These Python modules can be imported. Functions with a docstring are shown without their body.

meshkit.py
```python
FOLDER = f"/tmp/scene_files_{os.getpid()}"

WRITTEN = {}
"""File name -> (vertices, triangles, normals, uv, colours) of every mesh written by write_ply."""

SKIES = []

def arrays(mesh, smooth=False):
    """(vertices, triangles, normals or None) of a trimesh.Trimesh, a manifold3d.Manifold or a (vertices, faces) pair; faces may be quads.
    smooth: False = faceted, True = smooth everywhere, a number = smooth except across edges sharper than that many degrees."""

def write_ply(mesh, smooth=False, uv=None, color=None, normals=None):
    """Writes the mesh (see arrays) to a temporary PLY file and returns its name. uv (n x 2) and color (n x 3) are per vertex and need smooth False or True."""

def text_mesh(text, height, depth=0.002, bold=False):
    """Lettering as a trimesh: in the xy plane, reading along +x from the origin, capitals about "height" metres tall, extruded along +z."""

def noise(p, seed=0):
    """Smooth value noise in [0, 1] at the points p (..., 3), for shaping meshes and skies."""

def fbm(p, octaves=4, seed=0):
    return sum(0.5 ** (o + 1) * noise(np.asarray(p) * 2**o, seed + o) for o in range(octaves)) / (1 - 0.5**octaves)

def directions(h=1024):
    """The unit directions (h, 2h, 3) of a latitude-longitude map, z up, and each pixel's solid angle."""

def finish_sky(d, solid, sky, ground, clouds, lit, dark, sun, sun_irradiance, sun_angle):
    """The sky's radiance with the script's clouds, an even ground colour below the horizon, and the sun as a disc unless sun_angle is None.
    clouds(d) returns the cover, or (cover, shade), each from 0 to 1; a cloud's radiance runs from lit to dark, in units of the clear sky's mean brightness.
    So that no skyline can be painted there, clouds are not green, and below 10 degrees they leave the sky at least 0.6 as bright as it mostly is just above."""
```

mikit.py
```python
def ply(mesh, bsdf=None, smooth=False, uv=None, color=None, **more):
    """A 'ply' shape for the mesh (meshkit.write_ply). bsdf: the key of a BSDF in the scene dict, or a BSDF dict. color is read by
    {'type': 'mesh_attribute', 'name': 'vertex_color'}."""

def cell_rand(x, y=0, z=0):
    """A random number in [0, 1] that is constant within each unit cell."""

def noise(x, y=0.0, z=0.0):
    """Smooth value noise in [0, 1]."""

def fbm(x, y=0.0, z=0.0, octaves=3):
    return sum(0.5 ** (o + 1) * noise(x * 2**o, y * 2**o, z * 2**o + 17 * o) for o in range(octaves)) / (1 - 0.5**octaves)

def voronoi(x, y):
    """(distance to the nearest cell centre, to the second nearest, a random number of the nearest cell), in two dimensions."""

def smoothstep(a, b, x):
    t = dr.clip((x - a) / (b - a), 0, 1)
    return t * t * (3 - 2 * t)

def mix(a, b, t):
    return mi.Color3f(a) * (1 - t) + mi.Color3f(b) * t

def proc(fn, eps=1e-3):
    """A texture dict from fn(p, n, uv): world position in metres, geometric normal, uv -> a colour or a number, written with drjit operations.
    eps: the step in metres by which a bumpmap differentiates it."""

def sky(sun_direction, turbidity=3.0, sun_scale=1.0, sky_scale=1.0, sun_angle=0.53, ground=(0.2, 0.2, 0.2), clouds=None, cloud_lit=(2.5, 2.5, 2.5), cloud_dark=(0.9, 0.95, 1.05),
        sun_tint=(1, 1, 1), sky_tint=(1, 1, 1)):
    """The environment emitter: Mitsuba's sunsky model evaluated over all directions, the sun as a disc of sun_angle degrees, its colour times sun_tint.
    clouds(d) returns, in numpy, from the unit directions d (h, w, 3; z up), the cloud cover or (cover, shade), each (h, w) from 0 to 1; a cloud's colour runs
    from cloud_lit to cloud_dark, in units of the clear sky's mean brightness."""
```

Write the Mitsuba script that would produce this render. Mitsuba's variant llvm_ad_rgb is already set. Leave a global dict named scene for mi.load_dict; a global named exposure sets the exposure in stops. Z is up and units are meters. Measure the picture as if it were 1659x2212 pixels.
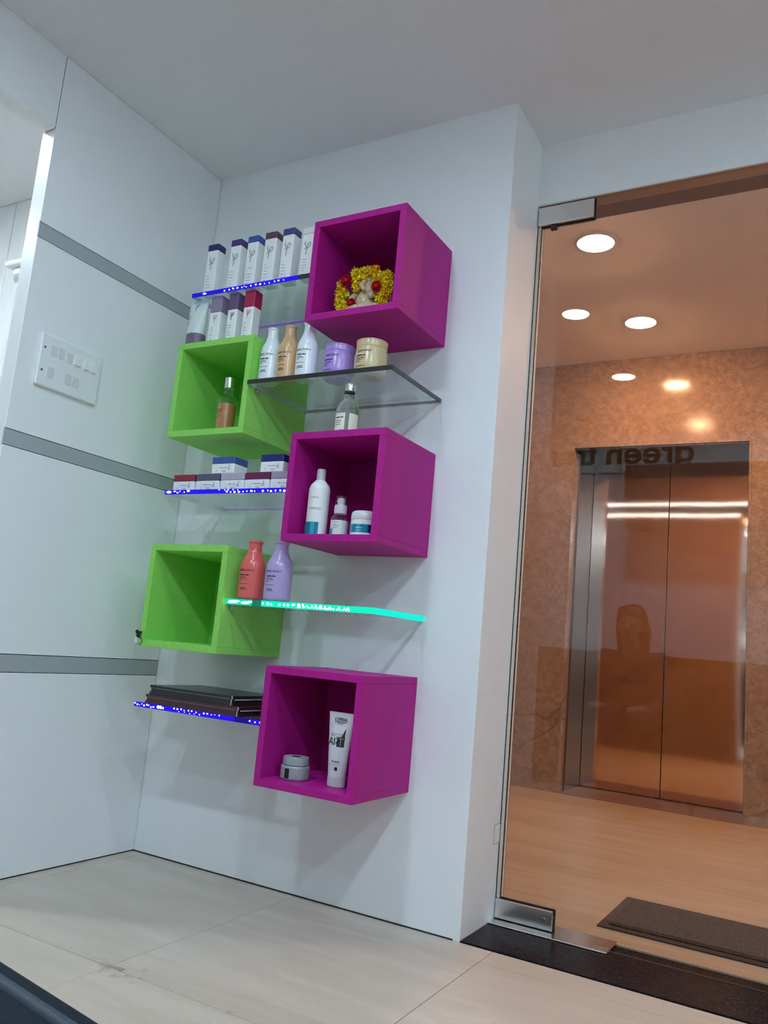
import math, random
import numpy as np, trimesh, manifold3d as m3
import mitsuba as mi, drjit as dr
import mikit, meshkit
from mikit import ply, proc, noise, fbm, smoothstep, mix
from shapely.geometry import LineString, Polygon
from shapely.ops import unary_union
from shapely import affinity

rng = random.Random(7)
T = mi.ScalarTransform4f
scene, labels = {}, {}

# ------------------------------------------------------------------ camera, lights, exposure
CAM = np.array([2.06469, -2.11406, 0.73542])
FWD = np.array([-0.49565, 0.85327, 0.16205])
UP = np.array([0.002995, -0.184899, 0.982753])
scene['camera'] = {'type': 'perspective', 'fov': 2 * math.degrees(math.atan(829.5 / 1768.3)), 'fov_axis': 'x', 'near_clip': 0.02,
                   'to_world': T().look_at(origin=CAM.tolist(), target=(CAM + FWD).tolist(), up=UP.tolist())}
exposure = 1.3
SALON_RADIANCE = (67.0, 86.5, 103.0)      # cool white recessed downlights, 13 cm
SALON_LIGHTS = [(0.91, -2.02, 1.75), (0.90, -1.08, .38), (2.15, -1.08, .36), (2.15, -2.02, 1.9), (3.2, -1.08, 1.2), (3.2, -2.02, .8), (2.15, -2.74, 1.3), (3.2, -2.74, .8)]
SIDE_RADIANCE = (95.0, 104.0, 110.0)     # downlight of the side room
SIDE_LIGHTS = [(-0.52, -0.93), (-1.15, -1.25)]
LOBBY_RADIANCE = (91.0, 48.0, 25.5)      # warm lamps in the lobby ceiling
LOBBY_LIGHTS = [(1.083, 1.226), (1.08, 2.148), (2.35, 1.226), (2.35, 2.148)]
BLUE, CYAN = (0.006, 0.001, 0.33), (0.0, 0.38, 0.235)

# ------------------------------------------------------------------ sizes
HC, XP, YD = 2.415, 1.1786, 0.246        # ceiling, right end of the shelf wall, door plane
HL, YL, YE = 2.585, 2.68, 3.10           # lobby ceiling, marble wall, lift doors


# ------------------------------------------------------------------ materials
def pr(name, col, rough=0.5, spec=0.5, metal=0.0, **kw):
    c = col if isinstance(col, dict) else {'type': 'rgb', 'value': list(col)}
    b = {'type': 'principled', 'base_color': c, 'roughness': rough, 'metallic': metal, **kw}
    if not metal:
        b['specular'] = spec
    scene[name] = {'type': 'twosided', 'bsdf': b}
    return name


def marble(p, n, uv):
    u = p.x + 0.35 * p.y
    w = fbm(u * 3, p.z * 3.4 + p.y * 3, 3.1, 3)
    g = fbm(u * 40 + 6 * w, p.z * 46, p.y * 40, 3)
    f = fbm(u * 130, p.z * 150, p.y * 130, 2)
    t = noise(u * 1.6 + 2.2 * w, p.z * 6 - u * 3.0 + 2 * w, 2.0)
    v = smoothstep(0.455, 0.5, t) * (1 - smoothstep(0.5, 0.545, t)) * smoothstep(0.45, 0.6, noise(u * 2.0, p.z * 2.0, 5.0))
    c = mix((0.25, 0.165, 0.112), (0.40, 0.285, 0.20), smoothstep(0.25, 0.78, 0.45 * g + 0.55 * f))
    c = mix(c, (0.30, 0.185, 0.125), smoothstep(0.45, 0.7, w) * 0.4)
    return mix(c, (0.13, 0.085, 0.06), v * 0.55)


def tile(p, n, uv):
    cx, cy = dr.floor((p.x - 0.66) / 0.612), dr.floor((p.y + 0.095) / 0.612)
    r = mikit.cell_rand(cx, cy, 3)
    w = fbm(p.x * 2.2 + 9 * r, p.y * 9 + 5 * r, 1.7 + 3 * r, 3)
    s = fbm(p.x * 5 + 3 * w, p.y * 46 + 6 * w, 4 * r, 3)
    c = mix((0.405, 0.345, 0.285), (0.465, 0.405, 0.34), smoothstep(0.25, 0.75, 0.65 * w + 0.35 * s))
    c = mix(c, (0.40, 0.345, 0.275), smoothstep(0.56, 0.72, fbm(p.x * 4, p.y * 17, 6.0, 3)) * 0.45)
    near = dr.exp(-(dr.square((p.x - 0.70) / 0.06) + dr.square((p.y + 0.700) / 0.035)))      # grime by the chipped corner
    near2 = dr.exp(-(dr.square((p.x - 0.97) / 0.03) + dr.square((p.y + 0.70) / 0.012)))
    d = smoothstep(0.55, 0.62, fbm(p.x * 45, p.y * 60, 2.0, 3)) * dr.minimum(1.0, near + near2)
    return mix(c, (0.2, 0.17, 0.14), d * 0.8)


def lobby_floor(p, n, uv):
    w = fbm(p.x * 1.6, p.y * 7, 1.7, 3)
    s = fbm(p.x * 4 + 3 * w, p.y * 40, 4.0, 3)
    return mix((0.30, 0.225, 0.15), (0.375, 0.29, 0.20), smoothstep(0.2, 0.8, 0.6 * w + 0.4 * s))


def grain(a, b):
    def fn(p, n, uv):
        g = fbm(p.x * 330, p.z * 260, p.y * 330, 2)
        return mix(a, b, smoothstep(0.3, 0.7, g))
    return fn


def granite(p, n, uv):
    f = fbm(p.x * 260, p.y * 260, p.z * 260, 2)
    return mix((0.006, 0.006, 0.008), (0.022, 0.021, 0.024), smoothstep(0.5, 0.75, f))


def mat_pile(p, n, uv):
    f = fbm(p.x * 330, p.y * 330, 1.0, 2)
    return mix((0.026, 0.018, 0.014), (0.065, 0.047, 0.038), smoothstep(0.35, 0.7, f))


pr('white_laminate', (0.78, 0.81, 0.815), 0.42, 0.4)
pr('white_gloss', (0.72, 0.765, 0.775), 0.25, 0.45)
pr('stripe_grey', (0.36, 0.40, 0.41), 0.34, 0.5)
pr('ceiling_paint', (0.74, 0.745, 0.755), 0.9, 0.1)
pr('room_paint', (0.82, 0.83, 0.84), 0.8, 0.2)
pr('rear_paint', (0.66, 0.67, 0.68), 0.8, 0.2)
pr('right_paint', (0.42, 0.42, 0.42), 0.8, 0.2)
pr('lobby_paint', (0.88, 0.83, 0.77), 0.85, 0.15)
pr('dark_groove', (0.02, 0.02, 0.02), 0.9, 0.1)
pr('grey_groove', (0.24, 0.22, 0.19), 0.8, 0.1)
pr('tile', proc(tile), 0.32, 0.4)
pr('lobby_floor', proc(lobby_floor), 0.3, 0.4)
pr('marble', proc(marble), 0.13, 0.28)
pr('granite', proc(granite), 0.2, 0.05)
pr('mat_pile', proc(mat_pile), 0.95, 0.1)
pr('mat_rubber', (0.035, 0.024, 0.02), 0.6, 0.3)
pr('sill_stone', (0.16, 0.095, 0.085), 0.3, 0.5)
pr('pink_laminate', proc(grain((0.375, 0.008, 0.205), (0.415, 0.012, 0.23))), 0.5, 0.2)
pr('green_laminate', proc(grain((0.245, 0.61, 0.11), (0.275, 0.665, 0.128))), 0.5, 0.2)
pr('chrome', (0.80, 0.80, 0.79), 0.22, metal=1.0)
pr('silver_cap', (0.82, 0.83, 0.84), 0.18, metal=1.0)
pr('head_steel', (0.07, 0.06, 0.06), 0.4, metal=1.0)
pr('jamb_steel', (0.24, 0.22, 0.21), 0.3, metal=1.0)
pr('brushed', (0.55, 0.56, 0.57), 0.34, metal=1.0)
pr('shelf_trim', (0.016, 0.02, 0.02), 0.12, 0.7)
pr('edge_pale', (0.42, 0.52, 0.46), 0.2, 0.5)
pr('strip_base', (0.004, 0.004, 0.006), 0.6, 0.15)
pr('shelf_edge', (0.12, 0.17, 0.15), 0.15, 0.6)
pr('glass_rim', (0.62, 0.56, 0.47), 0.2, 0.5)
pr('black_leather', (0.005, 0.010, 0.016), 0.6, 0.10)
pr('piping_leather', (0.022, 0.034, 0.048), 0.5, 0.25)
pr('black_cover', (0.012, 0.014, 0.014), 0.28, 0.6)
pr('maroon_cover', (0.05, 0.012, 0.018), 0.3, 0.6)
pr('pages', (0.62, 0.6, 0.58), 0.7, 0.2)
pr('box_white', (0.80, 0.82, 0.80), 0.3, 0.5)
pr('lbl_dark', (0.03, 0.035, 0.04), 0.5, 0.3)
pr('lbl_grey', (0.26, 0.28, 0.29), 0.5, 0.3)
pr('lbl_red', (0.45, 0.05, 0.07), 0.5, 0.3)
pr('lbl_black', (0.008, 0.009, 0.012), 0.4, 0.4)
pr('lbl_white', (0.78, 0.79, 0.78), 0.5, 0.3)
pr('lbl_cream', (0.72, 0.70, 0.58), 0.5, 0.3)
pr('lbl_teal', (0.0, 0.19, 0.30), 0.35, 0.4)
pr('lbl_teal_light', (0.03, 0.36, 0.42), 0.35, 0.4)
pr('lbl_navy', (0.006, 0.018, 0.12), 0.35, 0.4)
pr('switch_white', (0.76, 0.79, 0.79), 0.35, 0.4)
pr('switch_cream', (0.64, 0.665, 0.655), 0.4, 0.4)
pr('screw_dark', (0.05, 0.05, 0.05), 0.4, 0.4)
pr('petal_yellow', (0.74, 0.56, 0.012), 0.6, 0.2)
pr('petal_orange', (0.74, 0.44, 0.008), 0.6, 0.2)
pr('rose_red', (0.42, 0.006, 0.012), 0.6, 0.2)
pr('leaf_green', (0.03, 0.10, 0.05), 0.6, 0.2)
pr('porcelain', (0.50, 0.37, 0.24), 0.12, 0.7)
pr('paper', (0.75, 0.68, 0.72), 0.7, 0.2)
pr('charm_green', (0.008, 0.03, 0.022), 0.8, 0.2)
pr('tag_white', (0.62, 0.64, 0.62), 0.6, 0.2)
pr('liquid_peach', (0.52, 0.20, 0.07), 0.25, 0.5)
pr('wood_dark', (0.035, 0.02, 0.014), 0.35, 0.4)
pr('sign_green', (0.02, 0.035, 0.008), 0.5, 0.3)
pr('cabinet_brown', (0.10, 0.05, 0.03), 0.5, 0.3)
pr('counter_brown', (0.15, 0.085, 0.055), 0.5, 0.3)
pr('sign_brown', (0.20, 0.13, 0.095), 0.5, 0.3)
pr('lamp_rim', (0.75, 0.75, 0.74), 0.4, 0.4)
scene['pane'] = {'type': 'thindielectric', 'int_ior': 1.5}
scene['shelf_glass'] = {'type': 'thindielectric', 'int_ior': 1.45, 'specular_transmittance': {'type': 'rgb', 'value': [0.90, 0.955, 0.93]}}
scene['clear_glass'] = {'type': 'dielectric', 'int_ior': 1.33, 'specular_transmittance': {'type': 'rgb', 'value': [0.95, 0.97, 0.95]}}
scene['clear_shell'] = {'type': 'thindielectric', 'int_ior': 1.45, 'specular_transmittance': {'type': 'rgb', 'value': [0.93, 0.96, 0.93]}}


def door_wave(p, n, uv):
    return 0.0016 * noise(p.x * 3.2, p.z * 1.1 + 4, 2.0) + 0.0000022 * noise(p.x * 900, p.z * 4, 1.0)


scene['lift_steel'] = {'type': 'bumpmap', 'arbitrary': proc(door_wave, 4e-3), 'scale': 1.0,
                       'bsdf': {'type': 'principled', 'base_color': {'type': 'rgb', 'value': [0.92, 0.74, 0.62]}, 'metallic': 1.0, 'roughness': 0.065}}


def solid(name, col, rough=0.28, spec=0.5):
    if name not in scene:
        pr(name, col, rough, spec)
    return name


# ------------------------------------------------------------------ helpers
def numbered(name):
    if name not in scene and name not in labels:
        return name
    k = 1
    while f'{name}_{k:03d}' in scene or f'{name}_{k:03d}' in labels:
        k += 1
    return f'{name}_{k:03d}'


def thing(name, label, cat, group=None):
    key = numbered(name)
    labels[key] = {'label': label, 'category': cat}
    if group:
        labels[key]['group'] = group
    return key


def obj(key, mesh, mat, smooth=False, label=None, kind=None, **kw):
    scene[key] = ply(mesh, mat, smooth, **kw)
    if label or kind:
        labels.setdefault(key, {})
        if label: labels[key]['label'] = label
        if kind: labels[key]['kind'] = kind
    return key


def part(parent, name, mesh, mat, smooth=False, label=None, kind=None, **kw):
    return obj(numbered(f'{parent}__{name}'), mesh, mat, smooth, label, kind, **kw)


def struct(name, mesh=None, mat=None, label=None, smooth=False):
    if mesh is not None:
        scene[name] = ply(mesh, mat, smooth)
    labels[name] = {'kind': 'structure'}
    if label: labels[name]['label'] = label
    return name


def box(x0, x1, y0, y1, z0, z1, c=0.0):
    lo, hi = np.minimum([x0, y0, z0], [x1, y1, z1]), np.maximum([x0, y0, z0], [x1, y1, z1])
    if c <= 0:
        m = trimesh.creation.box(extents=hi - lo)
        m.apply_translation((lo + hi) / 2)
        return m
    c = min(c, 0.45 * (hi - lo).min())
    pts = []
    for s in np.ndindex(2, 2, 2):
        corner, sg = np.where(np.array(s) == 1, hi, lo), np.where(np.array(s) == 1, -1, 1)
        for a in range(3):
            p = corner + sg * c
            p[a] = corner[a]
            pts.append(p)
    return trimesh.convex.convex_hull(np.array(pts))


def rbox(x0, x1, y0, y1, z0, z1, r, seg=5):
    """Box with vertical edges rounded by r and a fine bevel at top and bottom."""
    e = min(0.0015, r * 0.5, (z1 - z0) * 0.2)
    cx, cy = (x0 + x1) / 2, (y0 + y1) / 2
    pts = []
    for z, off in ((z0, e), (z0 + e, 0), (z1 - e, 0), (z1, e)):
        hx, hy = (x1 - x0) / 2 - r, (y1 - y0) / 2 - r
        for q, (sx, sy) in enumerate(((1, 1), (-1, 1), (-1, -1), (1, -1))):
            for k in range(seg + 1):
                a = (q + k / seg) * math.pi / 2
                pts.append((cx + sx * hx + (r - off) * math.cos(a), cy + sy * hy + (r - off) * math.sin(a), z))
    return trimesh.convex.convex_hull(np.array(pts))


def cat(*ms):
    out = []
    for m in ms:
        out += list(m) if isinstance(m, (list, tuple)) else [m]
    return trimesh.util.concatenate(out)


def lathe(prof, x=0.0, y=0.0, z=0.0, n=40, sx=1.0, sy=1.0):
    m = trimesh.creation.revolve(np.array(prof, float), sections=n)
    v = m.vertices * [sx, sy, 1] + [x, y, z]
    return trimesh.Trimesh(v, m.faces, process=False)


def spline(ctrl, n=26):
    """Smooth profile through (r, z) control points (Catmull-Rom)."""
    p = np.array(ctrl, float)
    q = np.vstack([2 * p[0] - p[1], p, 2 * p[-1] - p[-2]])
    out = []
    per = max(2, n // (len(p) - 1))
    for i in range(len(p) - 1):
        for t in np.linspace(0, 1, per, endpoint=False):
            a, b, c, d = q[i:i + 4]
            out.append(0.5 * (2 * b + (c - a) * t + (2 * a - 5 * b + 4 * c - d) * t * t + (3 * b - a - 3 * c + d) * t ** 3))
    out.append(p[-1])
    out = np.array(out)
    out[:, 0] = np.maximum(out[:, 0], 0)
    return out.tolist()


def tube(path, r, n=8):
    p = np.asarray(path, float)
    t = np.gradient(p, axis=0)
    t /= np.linalg.norm(t, axis=1, keepdims=True)
    ref = np.array([0.0, 0.0, 1.0]) if np.abs(t[:, 2]).max() < 0.95 else np.array([0.31, 0.95, 0.05])
    a = np.cross(t, ref); a /= np.linalg.norm(a, axis=1, keepdims=True)
    b = np.cross(t, a)
    ang = np.arange(n) * 2 * np.pi / n
    v = (p[:, None] + r * (np.cos(ang)[None, :, None] * a[:, None] + np.sin(ang)[None, :, None] * b[:, None])).reshape(-1, 3)
    f = []
    for i in range(len(p) - 1):
        for j in range(n):
            k = (j + 1) % n
            f += [[i * n + j, i * n + k, (i + 1) * n + k], [i * n + j, (i + 1) * n + k, (i + 1) * n + j]]
    L = (len(p) - 1) * n
    for j in range(1, n - 1):
        f += [[0, j + 1, j], [L, L + j, L + j + 1]]
    m = trimesh.Trimesh(v, f, process=False)
    m.fix_normals()
    return m


# lettering: flat meshes in (x, y) with thickness z, then set on a wall facing -y, or bent round a vertical axis
def text(s, h, depth=0.0005, center=True, bold=False):
    m = meshkit.text_mesh(s, h, depth, bold)
    if center:
        m.apply_translation([-(m.bounds[0][0] + m.bounds[1][0]) / 2, 0, 0])
    return m


def extrude(shape, depth=0.0005):
    geoms = getattr(shape, 'geoms', [shape])
    return trimesh.util.concatenate([trimesh.creation.extrude_polygon(g, depth, engine='earcut') for g in geoms])


def rect(w, h, depth=0.0004, x=0.0, y=0.0):
    return box(x - w / 2, x + w / 2, y, y + h, 0, depth)


def lines(rows, depth=0.0004):
    """Rows of small print too fine to read: (x0, y, widths of the words, height)."""
    out = []
    for x0, y, words, h in rows:
        x = x0
        for w in words:
            out.append(box(x, x + w, y, y + h, 0, depth))
            x += w + h * 0.8
    return trimesh.util.concatenate(out)


def on_front(m, x, y, z, flip=False):
    """Stands the flat mesh on a face that looks towards -y."""
    v = np.array(m.vertices)
    if flip:
        v[:, :2] *= -1
    return trimesh.Trimesh(np.stack([x + v[:, 0], y - v[:, 2], z + v[:, 1]], 1), m.faces, process=False)


def subdiv(m, edge):
    v, f = trimesh.remesh.subdivide_to_size(m.vertices, m.faces, edge, max_iter=12)
    return trimesh.Trimesh(v, f, process=False)


def on_round(m, cx, cy, z, R, turn=0.0, sy=1.0, edge=0.005):
    """Bends the flat mesh round the vertical axis (cx, cy) at radius R (a number, or a function of the height above z); turn in radians from -y towards +x."""
    if edge: m = subdiv(m, edge)
    v = np.array(m.vertices)
    rr = R(v[:, 1]) if callable(R) else R
    R0 = R(float(np.mean(v[:, 1]))) if callable(R) else R
    th = v[:, 0] / R0 + turn
    return trimesh.Trimesh(np.stack([cx + (rr + v[:, 2]) * np.sin(th), cy - (rr + v[:, 2]) * np.cos(th) * sy, z + v[:, 1]], 1), m.faces, process=False)


def sp_logo(h):
    """Script S and long-stemmed p, h from the foot of the stem to the top."""
    s = LineString([(-.20, .98), (-.25, .86), (-.22, .76), (-.13, .66), (-.10, .55), (-.16, .44), (-.24, .40)]).buffer(.034)
    stem = LineString([(.02, .80), (-.01, .55), (-.05, .25), (-.10, .0)]).buffer(.036)
    bowl = LineString([(.0, .74), (.10, .86), (.20, .87), (.26, .78), (.22, .62), (.12, .50), (.0, .48)]).buffer(.032)
    return extrude(affinity.scale(unary_union([s, stem, bowl]).simplify(.006), h, h, origin=(0, 0)), 0.0004)


LOGO = sp_logo(0.042)
LOGO_SMALL = sp_logo(0.027)

# ================================================================== STRUCTURE
g = 0.0015
FLOOR_Z = -0.06
# floor of the salon: a bed with the joints, tiles let in
struct('floor', box(-2.3, 3.8, -3.2, 0.0, FLOOR_Z, -0.003), 'grey_groove', 'cream stone tiled floor of the salon')
XS = [0.66 + 0.612 * k for k in range(-5, 6)]
YS = [0.0, -0.095] + [-0.095 - 0.612 * k for k in range(1, 6)]
for iy in range(len(YS) - 1):
    for ix in range(len(XS) - 1):
        x0, x1, y1, y0 = XS[ix], XS[ix + 1], YS[iy], YS[iy + 1]
        x0, x1, y0 = max(x0, -2.29), min(x1, 3.79), max(y0, -3.19)
        if x1 - x0 < 0.02 or y1 - y0 < 0.02 or x1 < -1.2: continue
        lift = 0.0004 * rng.random()
        part('floor', 'tile', box(x0 + 0.0006, x1 - 0.0006, y0 + 0.0006, y1 - (0.0022 if iy == 0 else 0.0006), FLOOR_Z + 0.01, lift, 0.0004), 'tile')

struct('ceiling', box(-2.3, 3.8, -3.2, 0.26, HC, HC + 0.1), 'ceiling_paint', 'plain white painted ceiling')
struct('wall_back', box(-2.3, XP, 0.0, 0.30, FLOOR_Z, HL + 0.1, 0.0015), 'white_laminate', 'white laminate wall that carries the cube shelves')
# a small cover plate on the end face of the shelf wall
part('wall_back', 'cover_outline', box(XP - 0.0005, XP + 0.0008, 0.197, 0.2405, 0.211, 0.265), 'lbl_grey')
part('wall_back', 'cover_plate', box(XP, XP + 0.0014, 0.1985, 0.2405, 0.2125, 0.2635), 'white_laminate')
part('wall_back', 'base_joint', box(-0.02, XP - 0.02, -0.0022, 0.0, -0.002, 0.003), 'dark_groove')

# left wall: dark core, white panels with grey strips let in between them
LW = -0.714
struct('wall_left', box(-0.0555, -0.004, LW + 0.002, -0.0005, 0.0, HC), 'dark_groove', 'white panelled partition with three grey strips')
zs = [0.003, 0.5708, 0.6212, 1.2005, 1.2473, 1.8276, 1.8740, HC]
for k in range(7):
    z0, z1 = zs[k] + 0.0010, zs[k + 1] - 0.0010
    if k % 2:
        part('wall_left', 'grey_strip', box(-0.006, -0.0004, LW, -0.002, z0, z1, 0.0004), 'stripe_grey', label='grey inset strip')
    else:
        part('wall_left', 'panel', box(-0.006, 0.0, LW, -0.002, z0, z1, 0.0006), 'white_laminate')
part('wall_left', 'end_face', box(-0.0565, -0.0045, LW, LW + 0.004, 0.0, HC), 'white_gloss')
part('wall_left', 'rear_face', box(-0.057, -0.054, LW, -0.18, 0.0, HC), 'white_gloss')
struct('wall_left_header', box(-0.057, 0.0, -3.2, LW - 0.0022, 2.177, HC, 0.001), 'white_laminate', 'white panel over the opening beside the partition')
part('wall_left_header', 'joint', box(-0.05, -0.003, LW - 0.0022, LW, 2.177, HC), 'dark_groove')
part('wall_left_header', 'bottom_trim', box(-0.0568, -0.0008, -3.19, LW - 0.003, 2.172, 2.177, 0.001), 'room_paint')
# side room seen through the opening
struct('wall_side_room', box(-2.3, -0.057, -0.18, 0.0, FLOOR_Z, HC), 'room_paint', 'white wall of the side room')
part('wall_side_room', 'panel', box(-2.2, -0.947, -0.192, -0.18, 0.0, HC - 0.002, 0.001), 'white_gloss')
part('wall_side_room', 'panel', box(-0.943, -0.058, -0.192, -0.18, 0.0, HC - 0.002, 0.001), 'white_gloss')
struct('wall_side_far', box(-2.4, -2.3, -3.2, 0.0, FLOOR_Z, HC), 'room_paint', 'far white wall of the side room')
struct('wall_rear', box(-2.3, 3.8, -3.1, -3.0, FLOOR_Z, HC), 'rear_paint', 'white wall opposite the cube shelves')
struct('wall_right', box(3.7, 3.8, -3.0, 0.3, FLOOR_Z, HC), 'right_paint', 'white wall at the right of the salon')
struct('wall_lintel', cat(box(XP, 3.8, 0.236, 0.30, 2.2, HL + 0.1, 0.001)), 'white_laminate', 'white wall band over the glass door')
struct('wall_right_of_door', box(2.85, 3.8, 0.236, 0.30, FLOOR_Z, 2.2), 'white_laminate', 'white wall right of the glass door')
part('wall_lintel', 'shadow_joint', box(XP, 2.85, 0.2385, 0.296, 2.1965, 2.2), 'brushed')

# threshold of black granite
struct('trim_1', box(XP, 2.85, 0.0008, 0.215, FLOOR_Z, 0.0035, 0.0015), 'granite', 'black granite threshold under the glass door')
part('trim_1', 'step', box(XP, 2.85, 0.2165, 0.30, FLOOR_Z, -0.004, 0.001), 'granite')
part('trim_1', 'nosing', box(XP, 2.85, 0.2152, 0.2215, FLOOR_Z, 0.0055, 0.0015), 'wood_dark')

# lobby
struct('floor_lobby', box(-0.9, 3.8, 0.30, 3.2, FLOOR_Z, 0.0), 'lobby_floor', 'warm beige stone floor of the lift lobby')
struct('ceiling_lobby', box(-0.9, 3.8, 0.26, 3.2, HL, HL + 0.1), 'lobby_paint', 'plain ceiling of the lift lobby')
OX0, OX1, OZ = 0.592, 1.576, 2.04
struct('wall_lobby', None, None, 'polished brown marble wall around the lift')
obj('wall_lobby', cat(box(-0.9, OX0, YL, YE + 0.1, 0, HL), box(OX1, 3.8, YL, YE + 0.1, 0, HL), box(OX0, OX1, YL, YE + 0.1, OZ, HL)), 'marble')
part('wall_lobby', 'slab_edge', cat(box(OX0 - 0.012, OX0, YL - 0.004, YL, 0, OZ + 0.012), box(OX1, OX1 + 0.012, YL - 0.004, YL, 0, OZ + 0.012), box(OX0, OX1, YL - 0.004, YL, OZ, OZ + 0.012)), 'marble')
struct('wall_lobby_left', box(-0.9, -0.8, 0.3, YL, 0, HL), 'marble', 'brown marble wall at the left of the lobby')
struct('wall_lobby_right', box(3.7, 3.8, 0.3, YL, 0, HL), 'marble', 'brown marble wall at the right of the lobby')
struct('wall_lobby_front', cat(box(-0.8, XP - 0.002, 0.30, 0.31, 0, HL), box(2.86, 3.7, 0.30, 0.31, 0, HL)), 'marble', 'marble cladding beside the salon door')
struct('trim_2', box(OX0, OX1, YL + 0.002, YE, -0.01, 0.002), 'sill_stone', 'dark stone sill before the lift')

# ================================================================== LIFT
lift = thing('elevator_door', 'brushed steel two-panel lift door set deep in the brown marble wall', 'elevator door')
SX = 1.083
part(lift, 'door_panel', box(OX0 + 0.014, SX - 0.0022, YE - 0.012, YE - 0.002, 0.006, OZ - 0.004, 0.0008), 'lift_steel')
part(lift, 'door_panel', box(SX + 0.0022, OX1 - 0.014, YE - 0.012, YE - 0.002, 0.006, OZ - 0.004, 0.0008), 'lift_steel')
part(lift, 'seam', box(SX - 0.0022, SX + 0.0022, YE - 0.006, YE - 0.003, 0.006, OZ - 0.004), 'dark_groove')
part(lift, 'jamb', box(OX0 + 0.0005, OX0 + 0.012, YL + 0.10, YE - 0.001, 0.002, OZ - 0.003, 0.001), 'jamb_steel')
part(lift, 'jamb', box(OX1 - 0.012, OX1 - 0.0005, YL + 0.10, YE - 0.001, 0.002, OZ - 0.003, 0.001), 'jamb_steel')
part(lift, 'head_lining', box(OX0 + 0.0005, OX1 - 0.0005, YL + 0.004, YE - 0.013, OZ - 0.010, OZ - 0.0005, 0.001), 'head_steel')
part(lift, 'sill_groove', box(OX0 + 0.012, OX1 - 0.012, YE - 0.03, YE - 0.013, 0.002, 0.005), 'wood_dark')

# ================================================================== GLASS DOOR
struct('door_1', None, None, 'frameless glass door with steel corner fittings')
DX0, DX1 = XP + 0.0135, 2.12


def sheet_y(x0, x1, z0, z1, y):
    return trimesh.Trimesh([[x0, y, z0], [x1, y, z0], [x1, y, z1], [x0, y, z1]], [[0, 1, 2], [0, 2, 3]], process=False)


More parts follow.
